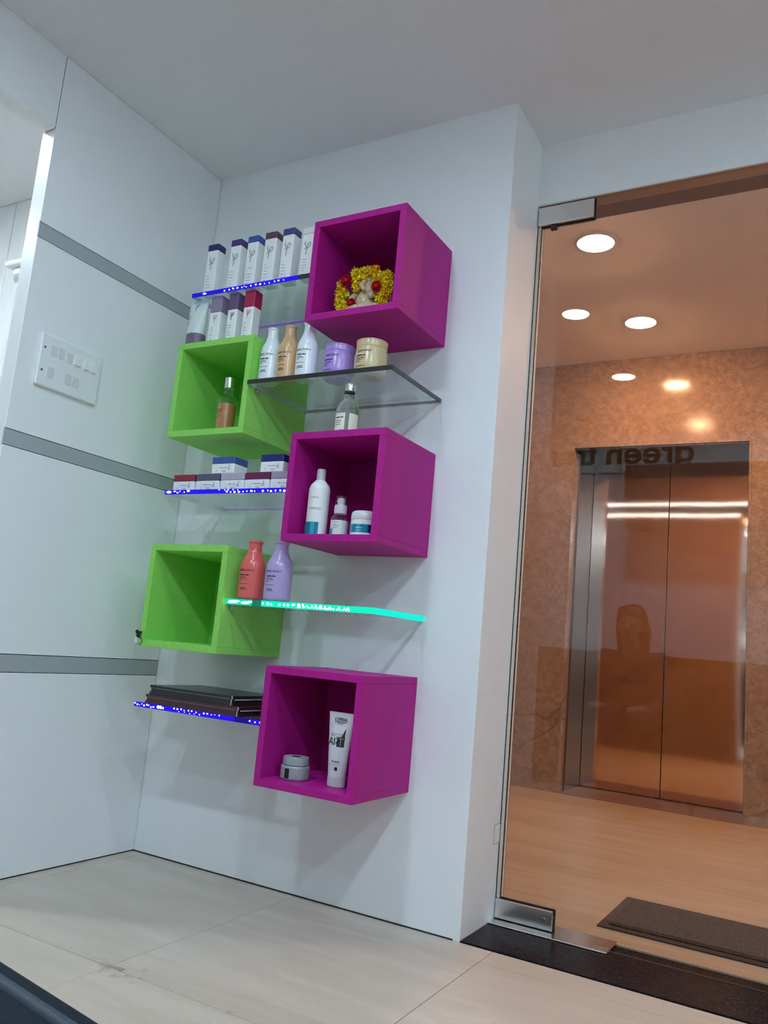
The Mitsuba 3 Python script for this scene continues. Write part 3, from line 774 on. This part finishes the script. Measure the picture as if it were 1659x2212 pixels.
# contents of the lowest magenta cube
ze = ZE[0] + TB + .0006
k = thing('silver_jar', 'silver jar with a black label in the lowest magenta cube', 'jar')
x, y = 0.7625, -0.222
sil = solid('silver_grey', (.30, .33, .35), .28, .7)
part(k, 'body', lathe([(0, 0), (.036, 0), (.0385, .003)] + spline([(.0392, .006), (.0392, .028), (.0382, .034), (.0362, .037)], 14) + [(0, .037)], x, y, ze, 48), sil, 40)
part(k, 'lid', lathe([(0, .0385), (.0352, .0385), (.0356, .040), (.0352, .056), (.0335, .0585), (0, .0585)], x, y, ze, 48), sil, 40)
part(k, 'neck', lathe([(0, .0365), (.0345, .0365), (.0345, .039), (0, .039)], x, y, ze, 40), 'lbl_black', 40)
part(k, 'black_label', on_round(rect(.0135, .025, .0004), x, y, ze + .0055, .0393, .02, edge=.004), 'lbl_black', label='small black label')
part(k, 'lid_emblem', lathe([(0, .0586), (.012, .0586), (.012, .0590), (0, .0590)], x, y, ze, 30), 'lbl_dark')

k, lay = squeeze_tube('squeeze_tube', 0.8905, -0.214, ze, 0.5545, 0.082, 0.0258, 0.026, solid('tube_pearl', (.66, .66, .70), .3, .6), solid('cap_pearl', (.60, .56, .62), .25, .6),
                      'white pearl tube with black print, beside the silver jar in the lowest magenta cube', sy=.78)
zt = ze + .026
part(k, 'logo', lay(text("L'OREAL", .0072, .0003, bold=True), .002, zt + .142), 'lbl_dark')
part(k, 'logo', lay(lines([(-.019, 0, [.036], .0016), (-.010, -.004, [.018], .0014)]), .002, zt + .138), 'lbl_dark')
part(k, 'light_block', lay(extrude(Polygon([(-.016, .0), (.020, .0), (.020, .052), (-.016, .052)]), .0002), .001, zt + .076), 'lbl_white')
part(k, 'dark_block', lay(extrude(unary_union([Polygon([(-.002, 0), (.020, 0), (.020, .027), (-.002, .024)]), Polygon([(.009, .022), (.020, .022), (.020, .048)])]), .0004), .001, zt + .076), 'lbl_dark')
part(k, 'title', lay(text('tecni', .011, .0006), -.004, zt + .101), 'lbl_grey')
a = text('ART', .019, .0008)
part(k, 'title', lay(a, -.003, zt + .079), 'lbl_black')
part(k, 'title_highlight', lay(text('RT', .019, .0010), .0035, zt + .079), 'lbl_grey')
part(k, 'print', lay(text('FIX MAX', .0042, .0004, bold=True), .002, zt + .036), 'lbl_dark')
part(k, 'print', lay(lines([(-.016, 0, [.026, .006], .0009), (-.016, -.0035, [.030], .0009)]), .0, zt + .032), 'lbl_grey')
part(k, 'black_square', lay(rect(.0085, .0085, .0004), .006, zt + .016), 'lbl_black')
part(k, 'print', lay(lines([(-.004, 0, [.004], .0012), (-.004, .003, [.003], .0012), (-.004, .006, [.004], .0012)]), -.002, zt + .0165), 'lbl_grey')

# square jars on the second blue-lit shelf
z3 = S3 + SH


def square_jar(x0, x1, y0, z, h, col, nm, label, group):
    k = thing('square_jar', label, 'jar', group)
    y1 = y0 + 0.064
    zl = z + h * .60
    part(k, 'body', rbox(x0, x1, y0, y1, z, zl - .0006, .004), 'box_white', 30)
    part(k, 'lid', rbox(x0 - .0003, x1 + .0003, y0 - .0003, y1 + .0003, zl, z + h, .004), solid('lid_' + nm, col, .35), 30, label=nm.replace('_', ' ') + ' lid')
    cx = (x0 + x1) / 2
    part(k, 'logo', on_front(sp_logo(.0185), cx + (x1 - x0) * .27, y0 - .0001, z + h * .52, True), 'lbl_grey')
    part(k, 'print', on_front(lines([(-.002, -.0045, [.009, .005], .0013), (.0, -.0085, [.008, .006], .0014), (-.004, -.0175, [.016, .006], .0018), (.018, -.0185, [.005], .0032), (.030, -.006, [.004, .003], .0012), (.030, -.010, [.004], .0012), (.030, -.0185, [.003], .0018)]),
                              cx + .012, y0 - .0001, z + h * .56 - .028, True), 'lbl_grey')


gj, gt = 'square jars in the bottom row', 'square jars stacked on top'
for x0, x1, col, nm, lab in ((0.2215, 0.3085, (.23, .012, .04), 'dark_red', 'square jar with dark red lid, leftmost on the blue-lit shelf'),
                             (0.3145, 0.4075, (.085, .08, .14), 'slate', 'square jar with slate grey lid beside the dark red one'),
                             (0.4125, 0.5030, (.42, .37, .45), 'pale_lilac', 'square jar with pale lilac lid under the blue-lidded jar'),
                             (0.5060, 0.5970, (.135, .008, .065), 'burgundy', 'square jar with burgundy lid on the blue-lit shelf'),
                             (0.6010, 0.6855, (.33, .26, .36), 'mauve_grey', 'square jar with mauve lid, against the middle magenta cube')):
    square_jar(x0, x1, -0.266, z3, 0.052, col, nm, lab, gj)
square_jar(0.3695, 0.4575, -0.264, z3 + .0523, 0.052, (.035, .085, .30), 'mid_blue', 'square jar with blue lid standing on the slate and pale lilac jars', gt)
square_jar(0.5565, 0.6400, -0.264, z3 + .0523, 0.053, (.008, .014, .15), 'deep_navy', 'square jar with navy lid standing on the burgundy and mauve jars', gt)


# albums on the lowest glass shelf
def album(x0, x1, y0, y1, z0, z1, m, label, slant):
    k = thing('album', label, 'album', 'albums on the lowest glass shelf')
    t = .0075

    def slab(za, zb, rd):
        p = Polygon([(x0 + slant, y1), (x0, y0 + rd), (x0 + rd, y0), (x1 - rd, y0), (x1, y0 + rd), (x1, y1)])
        mm = trimesh.creation.extrude_polygon(p, zb - za, engine='earcut'); mm.apply_translation([0, 0, za]); return mm
    part(k, 'cover', slab(z1 - t, z1, .003), m)
    part(k, 'cover', slab(z0, z0 + t, .003), m)
    part(k, 'pages', box(x0 + .012 + slant, x1 - .004, y0 + .006, y1 - .004, z0 + t, z1 - t), 'dark_groove')
    part(k, 'spine', box(x0 + .006, x1 - .004, y0 + .0015, y0 + .006, z0 + .003, z1 - .003, .001), m)
    zm = (z0 + z1) / 2
    part(k, 'page_edge', box(x1 - .0045, x1 - .001, y0 + .012, y1 - .006, zm + .001, zm + .0045), 'pages', label='white page edge')
    part(k, 'binding_edge', tube([(x1 - .004, y0 - .0004, z1), (x1 - .001, y0 - .0006, z1 - .004), (x1 - .004, y0 - .0006, zm), (x1 - .005, y0 - .0006, z0 + .001)], .0011, 6), 'pages')
    part(k, 'gilt_line', box(x0 + .006, x1 - .010, y0 - .0003, y0 + .001, z1 - t - .0012, z1 - t - .0004), 'lbl_grey')


z5 = S5 + SH
album(0.238, 0.595, -0.281, -0.040, z5, z5 + .0265, 'maroon_cover', 'maroon album lying under the black one on the lowest glass shelf', .0)
album(0.246, 0.566, -0.276, -0.050, z5 + .0268, z5 + .0535, 'black_cover', 'black album lying on top of the maroon one', .0)

# ================================================================== FIGURINE WITH GARLAND
za = ZA[0] + TB
dish = thing('paper_sheet', 'white paper sheet under the figurine in the topmost magenta cube', 'paper')
part(dish, 'sheet', cat(box(0.715, 0.958, -0.286, -0.06, za + .0003, za + .0022)), 'paper')
curl = [(0.9585 + .010 * (1 - math.cos(t)), za + .0008 + .012 * math.sin(t) * 1.0 + .012 * max(0, t - 1.2)) for t in np.linspace(0, 1.5, 9)]
cv = [[xx, yy, zz] for xx, zz in curl for yy in (-.286, -.10)] + [[xx - .0006, yy, zz + .0012] for xx, zz in curl for yy in (-.286, -.10)]
cf = []
for i in range(8):
    a = 2 * i
    cf += [[a, a + 2, a + 3], [a, a + 3, a + 1], [a + 18, a + 21, a + 20], [a + 18, a + 19, a + 21], [a, a + 20, a + 2], [a, a + 18, a + 20], [a + 1, a + 3, a + 21], [a + 1, a + 21, a + 19]]
part(dish, 'curled_edge', trimesh.Trimesh(cv, cf, process=False), 'paper', True)


def hull(*sp):
    pts = []
    for (px, py, pz, r) in sp:
        s = trimesh.creation.icosphere(subdivisions=2, radius=r)
        pts.append(s.vertices + [px, py, pz])
    return m3.Manifold.hull_points(np.vstack(pts))


fig = thing('figurine', 'pearly cream porcelain seated figurine with a yellow garland, in the topmost magenta cube', 'figurine')
fx, fy = 0.842, -0.222
body = (hull((fx, fy, za + .040, .034), (fx, fy + .004, za + .066, .026))                       # belly
        + hull((fx, fy + .006, za + .080, .022), (fx, fy + .006, za + .098, .024))             # chest
        + hull((fx, fy + .002, za + .118, .021), (fx, fy + .006, za + .130, .017))             # head
        + hull((fx - .026, fy + .008, za + .118, .010), (fx - .040, fy + .010, za + .114, .004), (fx - .030, fy + .010, za + .100, .004))   # ears
        + hull((fx + .026, fy + .008, za + .118, .010), (fx + .040, fy + .010, za + .114, .004), (fx + .030, fy + .010, za + .100, .004))
        + hull((fx, fy - .014, za + .112, .009), (fx - .004, fy - .027, za + .092, .007)) + hull((fx - .004, fy - .027, za + .092, .007), (fx + .010, fy - .034, za + .074, .0055))  # trunk
        + hull((fx - .022, fy, za + .092, .010), (fx - .040, fy - .010, za + .066, .0095)) + hull((fx - .040, fy - .010, za + .066, .0095), (fx - .034, fy - .026, za + .050, .009))
        + hull((fx + .022, fy, za + .092, .010), (fx + .040, fy - .010, za + .068, .0095)) + hull((fx + .040, fy - .010, za + .068, .0095), (fx + .032, fy - .028, za + .056, .009))
        + hull((fx - .022, fy - .012, za + .022, .018), (fx - .046, fy - .022, za + .020, .013)) + hull((fx - .046, fy - .022, za + .020, .013), (fx - .008, fy - .040, za + .016, .012))
        + hull((fx + .022, fy - .012, za + .022, .018), (fx + .046, fy - .022, za + .020, .013)) + hull((fx + .046, fy - .022, za + .020, .013), (fx + .010, fy - .042, za + .016, .012))
        + hull((fx - .045, fy + .005, za + .008, .006), (fx + .045, fy + .005, za + .008, .006), (fx - .04, fy - .035, za + .008, .006), (fx + .04, fy - .035, za + .008, .006))
        + hull((fx, fy + .006, za + .142, .012), (fx, fy + .006, za + .154, .004)))
bm = body.refine_to_length(.004).to_mesh()
bt = trimesh.Trimesh(bm.vert_properties[:, :3], bm.tri_verts, process=True)
bt = trimesh.smoothing.filter_taubin(bt, iterations=8)
bt.vertices[:, 2] += za + .0023 - bt.bounds[0][2]
part(fig, 'body', bt, 'porcelain', True)
gar = part(fig, 'garland', tube([(0.775, -.236, za + .03), (0.79, -.232, za + .08), (0.84, -.228, za + .125), (0.90, -.228, za + .09), (0.918, -.236, za + .04)], .003), 'leaf_green', True)


def flower(r, seed, petals=95):
    q = np.random.default_rng(seed)
    ms = []
    for i in range(petals):
        d = q.normal(size=3); d[1] = -abs(d[1]) * .9 - .05 if q.random() < .75 else d[1]
        d /= np.linalg.norm(d)
        s = np.cross(d, q.normal(size=3)); s /= np.linalg.norm(s)
        u = np.cross(d, s)
        w, L, b = r * .17, r * q.uniform(.85, 1.22), r * .28
        tip = d * L + u * r * q.uniform(-.25, .25)
        mid = d * (b + L) * .58 + u * r * .08
        v = [d * b * .5 - s * w * .5, d * b * .5 + s * w * .5, mid - s * w + u * .0006, mid + s * w + u * .0006, tip - s * w * .7, tip + s * w * .7, tip * 1.05 + u * w * .6]
        ms.append(trimesh.Trimesh(v, [[0, 1, 3], [0, 3, 2], [2, 3, 5], [2, 5, 4], [4, 5, 6]], process=False))
    core = trimesh.creation.icosphere(subdivisions=2, radius=r * .5)
    return trimesh.util.concatenate(ms + [core])


def rose(r, seed):
    q = np.random.default_rng(seed)
    ms = [trimesh.creation.icosphere(subdivisions=2, radius=r * .55)]
    for ring, (n, rr, hh) in enumerate(((5, .55, .55), (6, .80, .35), (7, 1.0, .1))):
        for i in range(n):
            a = 2 * math.pi * (i + .5 * ring) / n + q.uniform(-.1, .1)
            c = np.array([math.cos(a), 0, math.sin(a)]); s = np.array([-math.sin(a), 0, math.cos(a)]); o = np.array([0, -1, 0])
            w = rr * r * .72
            v = []
            for ti, t in enumerate((0, .5, 1)):
                for e in (-1, -.4, .4, 1):
                    wid = w * (.5 + .6 * t) if ti < 2 else w * .9
                    v.append(c * rr * r * (.55 + .45 * t) * (1 - .12 * e * e) + s * e * wid + o * r * (hh * t + .12 * (1 - e * e) * t))
            f = []
            for a_ in range(2):
                for b_ in range(3):
                    p0 = a_ * 4 + b_
                    f += [[p0, p0 + 1, p0 + 5], [p0, p0 + 5, p0 + 4]]
            ms.append(trimesh.Trimesh(v, f, process=False))
    return trimesh.util.concatenate(ms)


YELLOW = [(.782, 1.696, .021), (.762, 1.716, .017), (.768, 1.744, .022), (.768, 1.768, .017), (.823, 1.788, .027), (.844, 1.802, .018), (.820, 1.757, .016), (.878, 1.792, .019), (.898, 1.766, .020), (.921, 1.768, .021),
          (.920, 1.746, .020), (.899, 1.714, .018), (.922, 1.720, .019), (.912, 1.700, .015), (.879, 1.764, .014), (.800, 1.694, .013)]
for i, (x, z, r) in enumerate(YELLOW):
    f = flower(r, 40 + i); f.apply_translation([x, -.243 + .004 * (i % 3), z])
    part(gar, 'yellow_flower', f, 'petal_orange' if i in (3, 7, 12) else 'petal_yellow')
for i, (x, z, r) in enumerate([(.789, 1.775, .018), (.871, 1.808, .015), (.894, 1.742, .016), (.814, 1.702, .014)]):
    f = rose(r, 80 + i); f.apply_translation([x, -.256 if i != 1 else -.236, z])
    part(gar, 'rose', f, 'rose_red')

# ================================================================== CHARM ON THE LOWER GREEN CUBE
ch = thing('hanging_charm', 'small dark green bow with a white tag on the corner of the lower green cube', 'charm')
q = np.random.default_rng(5)
ms = []
for i in range(16):
    a = q.uniform(0, 2 * math.pi); rr = q.uniform(.002, .009)
    s = trimesh.creation.icosphere(subdivisions=1, radius=q.uniform(.0032, .0050))
    s.vertices = s.vertices * [1, .6, 1] + [.2035 + rr * math.cos(a) * .85, -.3055 - q.uniform(0, .004), .7110 + rr * math.sin(a) * 1.05]
    ms.append(s)
part(ch, 'bow', trimesh.util.concatenate(ms), 'charm_green')
part(ch, 'tag', box(.187, .199, -.3050, -.3022, .6815, .7005, .0006), 'tag_white', label='white tag')
part(ch, 'ring', tube([(.2085 + .0085 * math.cos(t), -.3035, .6885 + .0095 * math.sin(t)) for t in np.linspace(-2.3, 2.0, 18)], .0009, 6), 'charm_green')
part(ch, 'clasp', box(.199, .207, -.3045, -.3018, .6975, .7035, .0005), 'charm_green')

# ================================================================== SWITCH PANEL
sw = thing('switch_panel', 'white switch and socket panel on the left partition between two grey strips', 'switch panel')
part(sw, 'plate', box(0.0002, .011, -.652, -.430, 1.397, 1.556, .003), 'switch_white')
F = .011
for y0, y1, z0, z1 in ((-.617, -.594, 1.496, 1.528), (-.591, -.568, 1.496, 1.528), (-.560, -.537, 1.494, 1.526), (-.618, -.595, 1.427, 1.460), (-.556, -.531, 1.428, 1.460), (-.528, -.503, 1.428, 1.460)):
    m_ = part(sw, 'blank_module', box(F, F + .0012, y0, y1, z0, z1, .0005), 'switch_cream')
for y0, y1, z0, z1 in ((-.5315, -.5115, 1.4955, 1.529), (-.4950, -.4755, 1.4945, 1.529), (-.4690, -.4495, 1.4935, 1.529)):
    pts = [(F, y0, z0), (F, y1, z0), (F + .0058, y0 + .0005, z0 + .0008), (F + .0058, y1 - .0005, z0 + .0008), (F, y0, z1), (F, y1, z1), (F + .0015, y0 + .0005, z1 - .001), (F + .0015, y1 - .0005, z1 - .001)]
    part(sw, 'rocker', trimesh.convex.convex_hull(np.array(pts)), 'switch_white')
for y0, z0 in ((-.638, 1.513), (-.638, 1.444), (-.438, 1.510), (-.436, 1.441)):
    c = trimesh.creation.cylinder(radius=.0030, height=.0014, sections=14)
    c.apply_transform(trimesh.transformations.rotation_matrix(math.pi / 2, [0, 1, 0])); c.apply_translation([F + .0005, y0, z0])
    part(sw, 'screw', c, 'screw_dark' if y0 < -.6 else 'switch_cream')

# white boxed shelf in the side room
bxk = thing('wall_bracket', 'small white boxed rail on the wall of the side room, seen past the partition edge', 'bracket')
part(bxk, 'box', box(-0.845, -0.60, -.262, -.193, 2.082, 2.104, .003), 'room_paint')
part(bxk, 'lower_rail', box(-0.815, -0.60, -.240, -.215, 2.050, 2.081, .004), 'room_paint')

# ================================================================== CHAIR AT THE BOTTOM LEFT
cr = thing('salon_chair', 'black leather chair seat with padded rounded edge, cut off by the bottom left corner', 'chair')


def pad(x0, x1, y0, y1, z0, z1, r):
    pts = []
    for s in np.ndindex(2, 2, 2):
        c = [(x0 + r, x1 - r)[s[0]], (y0 + r, y1 - r)[s[1]], (z0 + r, z1 - r)[s[2]]]
        pts.append(trimesh.creation.icosphere(subdivisions=3, radius=r).vertices + c)
    return trimesh.convex.convex_hull(np.vstack(pts))


def turned(m, a=-math.radians(9), o=(1.5, -1.64, 0)):
    R = trimesh.transformations.rotation_matrix(a, [0, 0, 1], o)
    m.apply_transform(R); return m


part(cr, 'seat', turned(pad(1.36, 1.86, -2.16, -1.616, .354, .456, .030)), 'black_leather', 30)
part(cr, 'piping', turned(tube([(1.385, -1.654, .4520), (1.5, -1.654, .4520), (1.65, -1.654, .4520), (1.835, -1.654, .4520)], .0075, 14)), 'piping_leather', True)
part(cr, 'backrest', turned(pad(1.36, 1.86, -2.26, -2.16, .42, .74, .035)), 'black_leather', 30)
for lx in (1.41, 1.81):
    for ly in (-2.12, -1.70):
        part(cr, 'leg', turned(tube([(lx, ly, .0012), (lx, ly, .2), (lx, ly, .356)], .014, 12)), 'wood_dark', True)

# ================================================================== FURNITURE OPPOSITE (behind the camera, mirrored in the door)
ct = thing('counter', 'dark counter along the wall opposite the cube shelves', 'counter')
part(ct, 'body', box(-0.0, 3.2, -2.98, -2.55, 0.0012, .80, .004), 'counter_brown')
part(ct, 'worktop', box(-0.02, 3.22, -2.99, -2.53, .80, .83, .004), 'wood_dark')
sg = thing('wall_sign', 'green trends lettering on the wall opposite the cube shelves', 'sign')
m = text('green trends', 0.132, .006, center=False, bold=True)
v = np.array(m.vertices)
mm = trimesh.Trimesh(np.stack([1.17 - 1.2 * v[:, 0], -2.9675 + v[:, 2], 2.130 + v[:, 1]], 1), m.faces, process=False)
part(sg, 'board', box(-.1, 2.3, -2.998, -2.968, 2.07, 2.31, .003), 'box_white')
part(sg, 'letters', mm, 'sign_green')

wc = thing('wall_cabinet', 'dark brown wall cabinet opposite the cube shelves, under the sign', 'cabinet')
part(wc, 'body', box(.78, 2.6, -2.998, -2.70, 1.66, 2.05, .003), 'wood_dark')
for x0 in (.78, 1.235, 1.69, 2.145):
    part(wc, 'door', box(x0 + .003, x0 + .452, -2.6998, -2.684, 1.664, 2.046, .002), 'cabinet_brown')

# ================================================================== SEATED PERSON (mirrored in the glass door)
st = thing('stool', 'low black salon stool under the seated person', 'stool')
SXP, SYP = .975, -2.25
part(st, 'seat', lathe([(0, .305), (.15, .305), (.165, .315), (.165, .348), (.15, .360), (0, .360)], SXP, SYP, 0, 40), 'black_leather', 40)
part(st, 'column', lathe([(0, .03), (.025, .03), (.025, .305), (0, .305)], SXP, SYP, 0, 24), 'wood_dark', 40)
part(st, 'base', lathe([(0, .0012), (.19, .0012), (.19, .012), (.04, .03), (0, .03)], SXP, SYP, 0, 40), 'wood_dark', 40)
ps = thing('person', 'person with dark hair and dark clothes sitting on a low stool', 'person')


def sub(mf, edge, it=10):
    mm_ = mf.refine_to_length(edge).to_mesh()
    t_ = trimesh.Trimesh(mm_.vert_properties[:, :3], mm_.tri_verts, process=True)
    return trimesh.smoothing.filter_taubin(t_, iterations=it)


def J(dx, dy, z, r): return (SXP + dx, SYP + dy, z, r)


def figure(e, upto):
    """Bones grown by e: 'skin' all of it, 'shirt' torso and upper arms, 'trousers' hips and legs."""
    out = m3.Manifold()
    g = lambda *q: hull(*[(a, b, c, r + e) for a, b, c, r in q])
    if upto in ('skin', 'shirt'):
        out += g(J(-.075, 0, .47, .095), J(.075, 0, .47, .095), J(-.075, .015, .62, .085), J(.075, .015, .62, .085))
        out += g(J(-.085, .015, .62, .085), J(.085, .015, .62, .085), J(-.125, .03, .775, .055), J(.125, .03, .775, .055))
        for s_ in (-1, 1):
            out += g(J(.15 * s_, .03, .785, .052), J(.215 * s_, .09, .57, .042))
            out += g(J(.215 * s_, .09, .57, .040), J(.14 * s_, .27, .515, .030))
    if upto in ('skin', 'trousers'):
        out += g(J(-.085, 0, .475, .090), J(.085, 0, .475, .090))
        for s_ in (-1, 1):
            out += g(J(.09 * s_, .0, .465, .082), J(.11 * s_, .40, .455, .058))
            out += g(J(.11 * s_, .40, .450, .056), J(.115 * s_, .37, .10, .036))
    if upto == 'skin':
        out += g(J(0, .03, .80, .050), J(0, .055, .885, .048))
        out += g(J(0, .065, 1.00, .078), J(0, .100, .955, .055)) + g(J(0, .100, .955, .055), J(0, .125, .905, .032))
        out += g(J(0, .158, .985, .008), J(0, .178, .955, .011)) + g(J(-.012, .160, .948, .007), J(.012, .160, .948, .007))
        for s_ in (-1, 1):
            out += g(J(.076 * s_, .07, .985, .010), J(.080 * s_, .065, .955, .008))
            w_ = J(.14 * s_, .27, .515, .026)
            out += g(w_, J(.105 * s_, .335, .527, .024), J(.135 * s_, .34, .527, .022))
            for k_, (fx_, ln) in enumerate(((.090, .062), (.108, .072), (.124, .068), (.140, .054))):
                a_, b_, c_ = J(fx_ * s_, .345, .530, .0095), J((fx_ - .006) * s_, .345 + ln * .55, .530, .0088), J((fx_ - .012) * s_, .345 + ln * .95, .517, .0078)
                out += g(a_, b_) + g(b_, c_)
            out += g(J(.100 * s_, .305, .530, .012), J(.072 * s_, .335, .532, .010)) + g(J(.072 * s_, .335, .532, .010), J(.064 * s_, .362, .528, .0085))
            out += g(J(.115 * s_, .37, .09, .034), J(.118 * s_, .38, .045, .036)) + g(J(.118 * s_, .36, .038, .034), J(.128 * s_, .52, .026, .024))
    return out


part(ps, 'body', sub(figure(0, 'skin'), .008, 6), solid('skin', (.34, .17, .10), .5), True)
part(ps, 'shirt', sub(figure(.008, 'shirt'), .016), solid('shirt_dark', (.025, .022, .028), .8), True, label='dark shirt')
part(ps, 'trousers', sub(figure(.010, 'trousers'), .016), solid('trousers_dark', (.015, .016, .022), .8), True, label='dark trousers')
hr = hull(J(0, .050, 1.015, .088), J(0, .020, .960, .078)) + hull(J(-.045, .01, .95, .055), J(.045, .01, .95, .055), J(-.05, .0, .86, .04), J(.05, .0, .86, .04)) + hull(J(-.045, .07, 1.055, .035), J(.045, .07, 1.055, .035), J(0, .03, 1.05, .06))
part(ps, 'hair', sub(hr, .012), solid('hair_dark', (.008, .006, .005), .45), True, label='dark hair')
for s_ in (-1, 1):
    part(ps, 'shoe', sub(hull(J(.118 * s_, .35, .042, .040), J(.118 * s_, .36, .07, .040)) + hull(J(.118 * s_, .36, .042, .040), J(.128 * s_, .53, .031, .029)), .012), 'lbl_black', True)
    part(ps, 'eye', lathe([(0, -.008), (.006, -.005), (.008, 0), (.006, .005), (0, .008)], SXP + .030 * s_, SYP + .146, .985, 16), 'lbl_black', True)
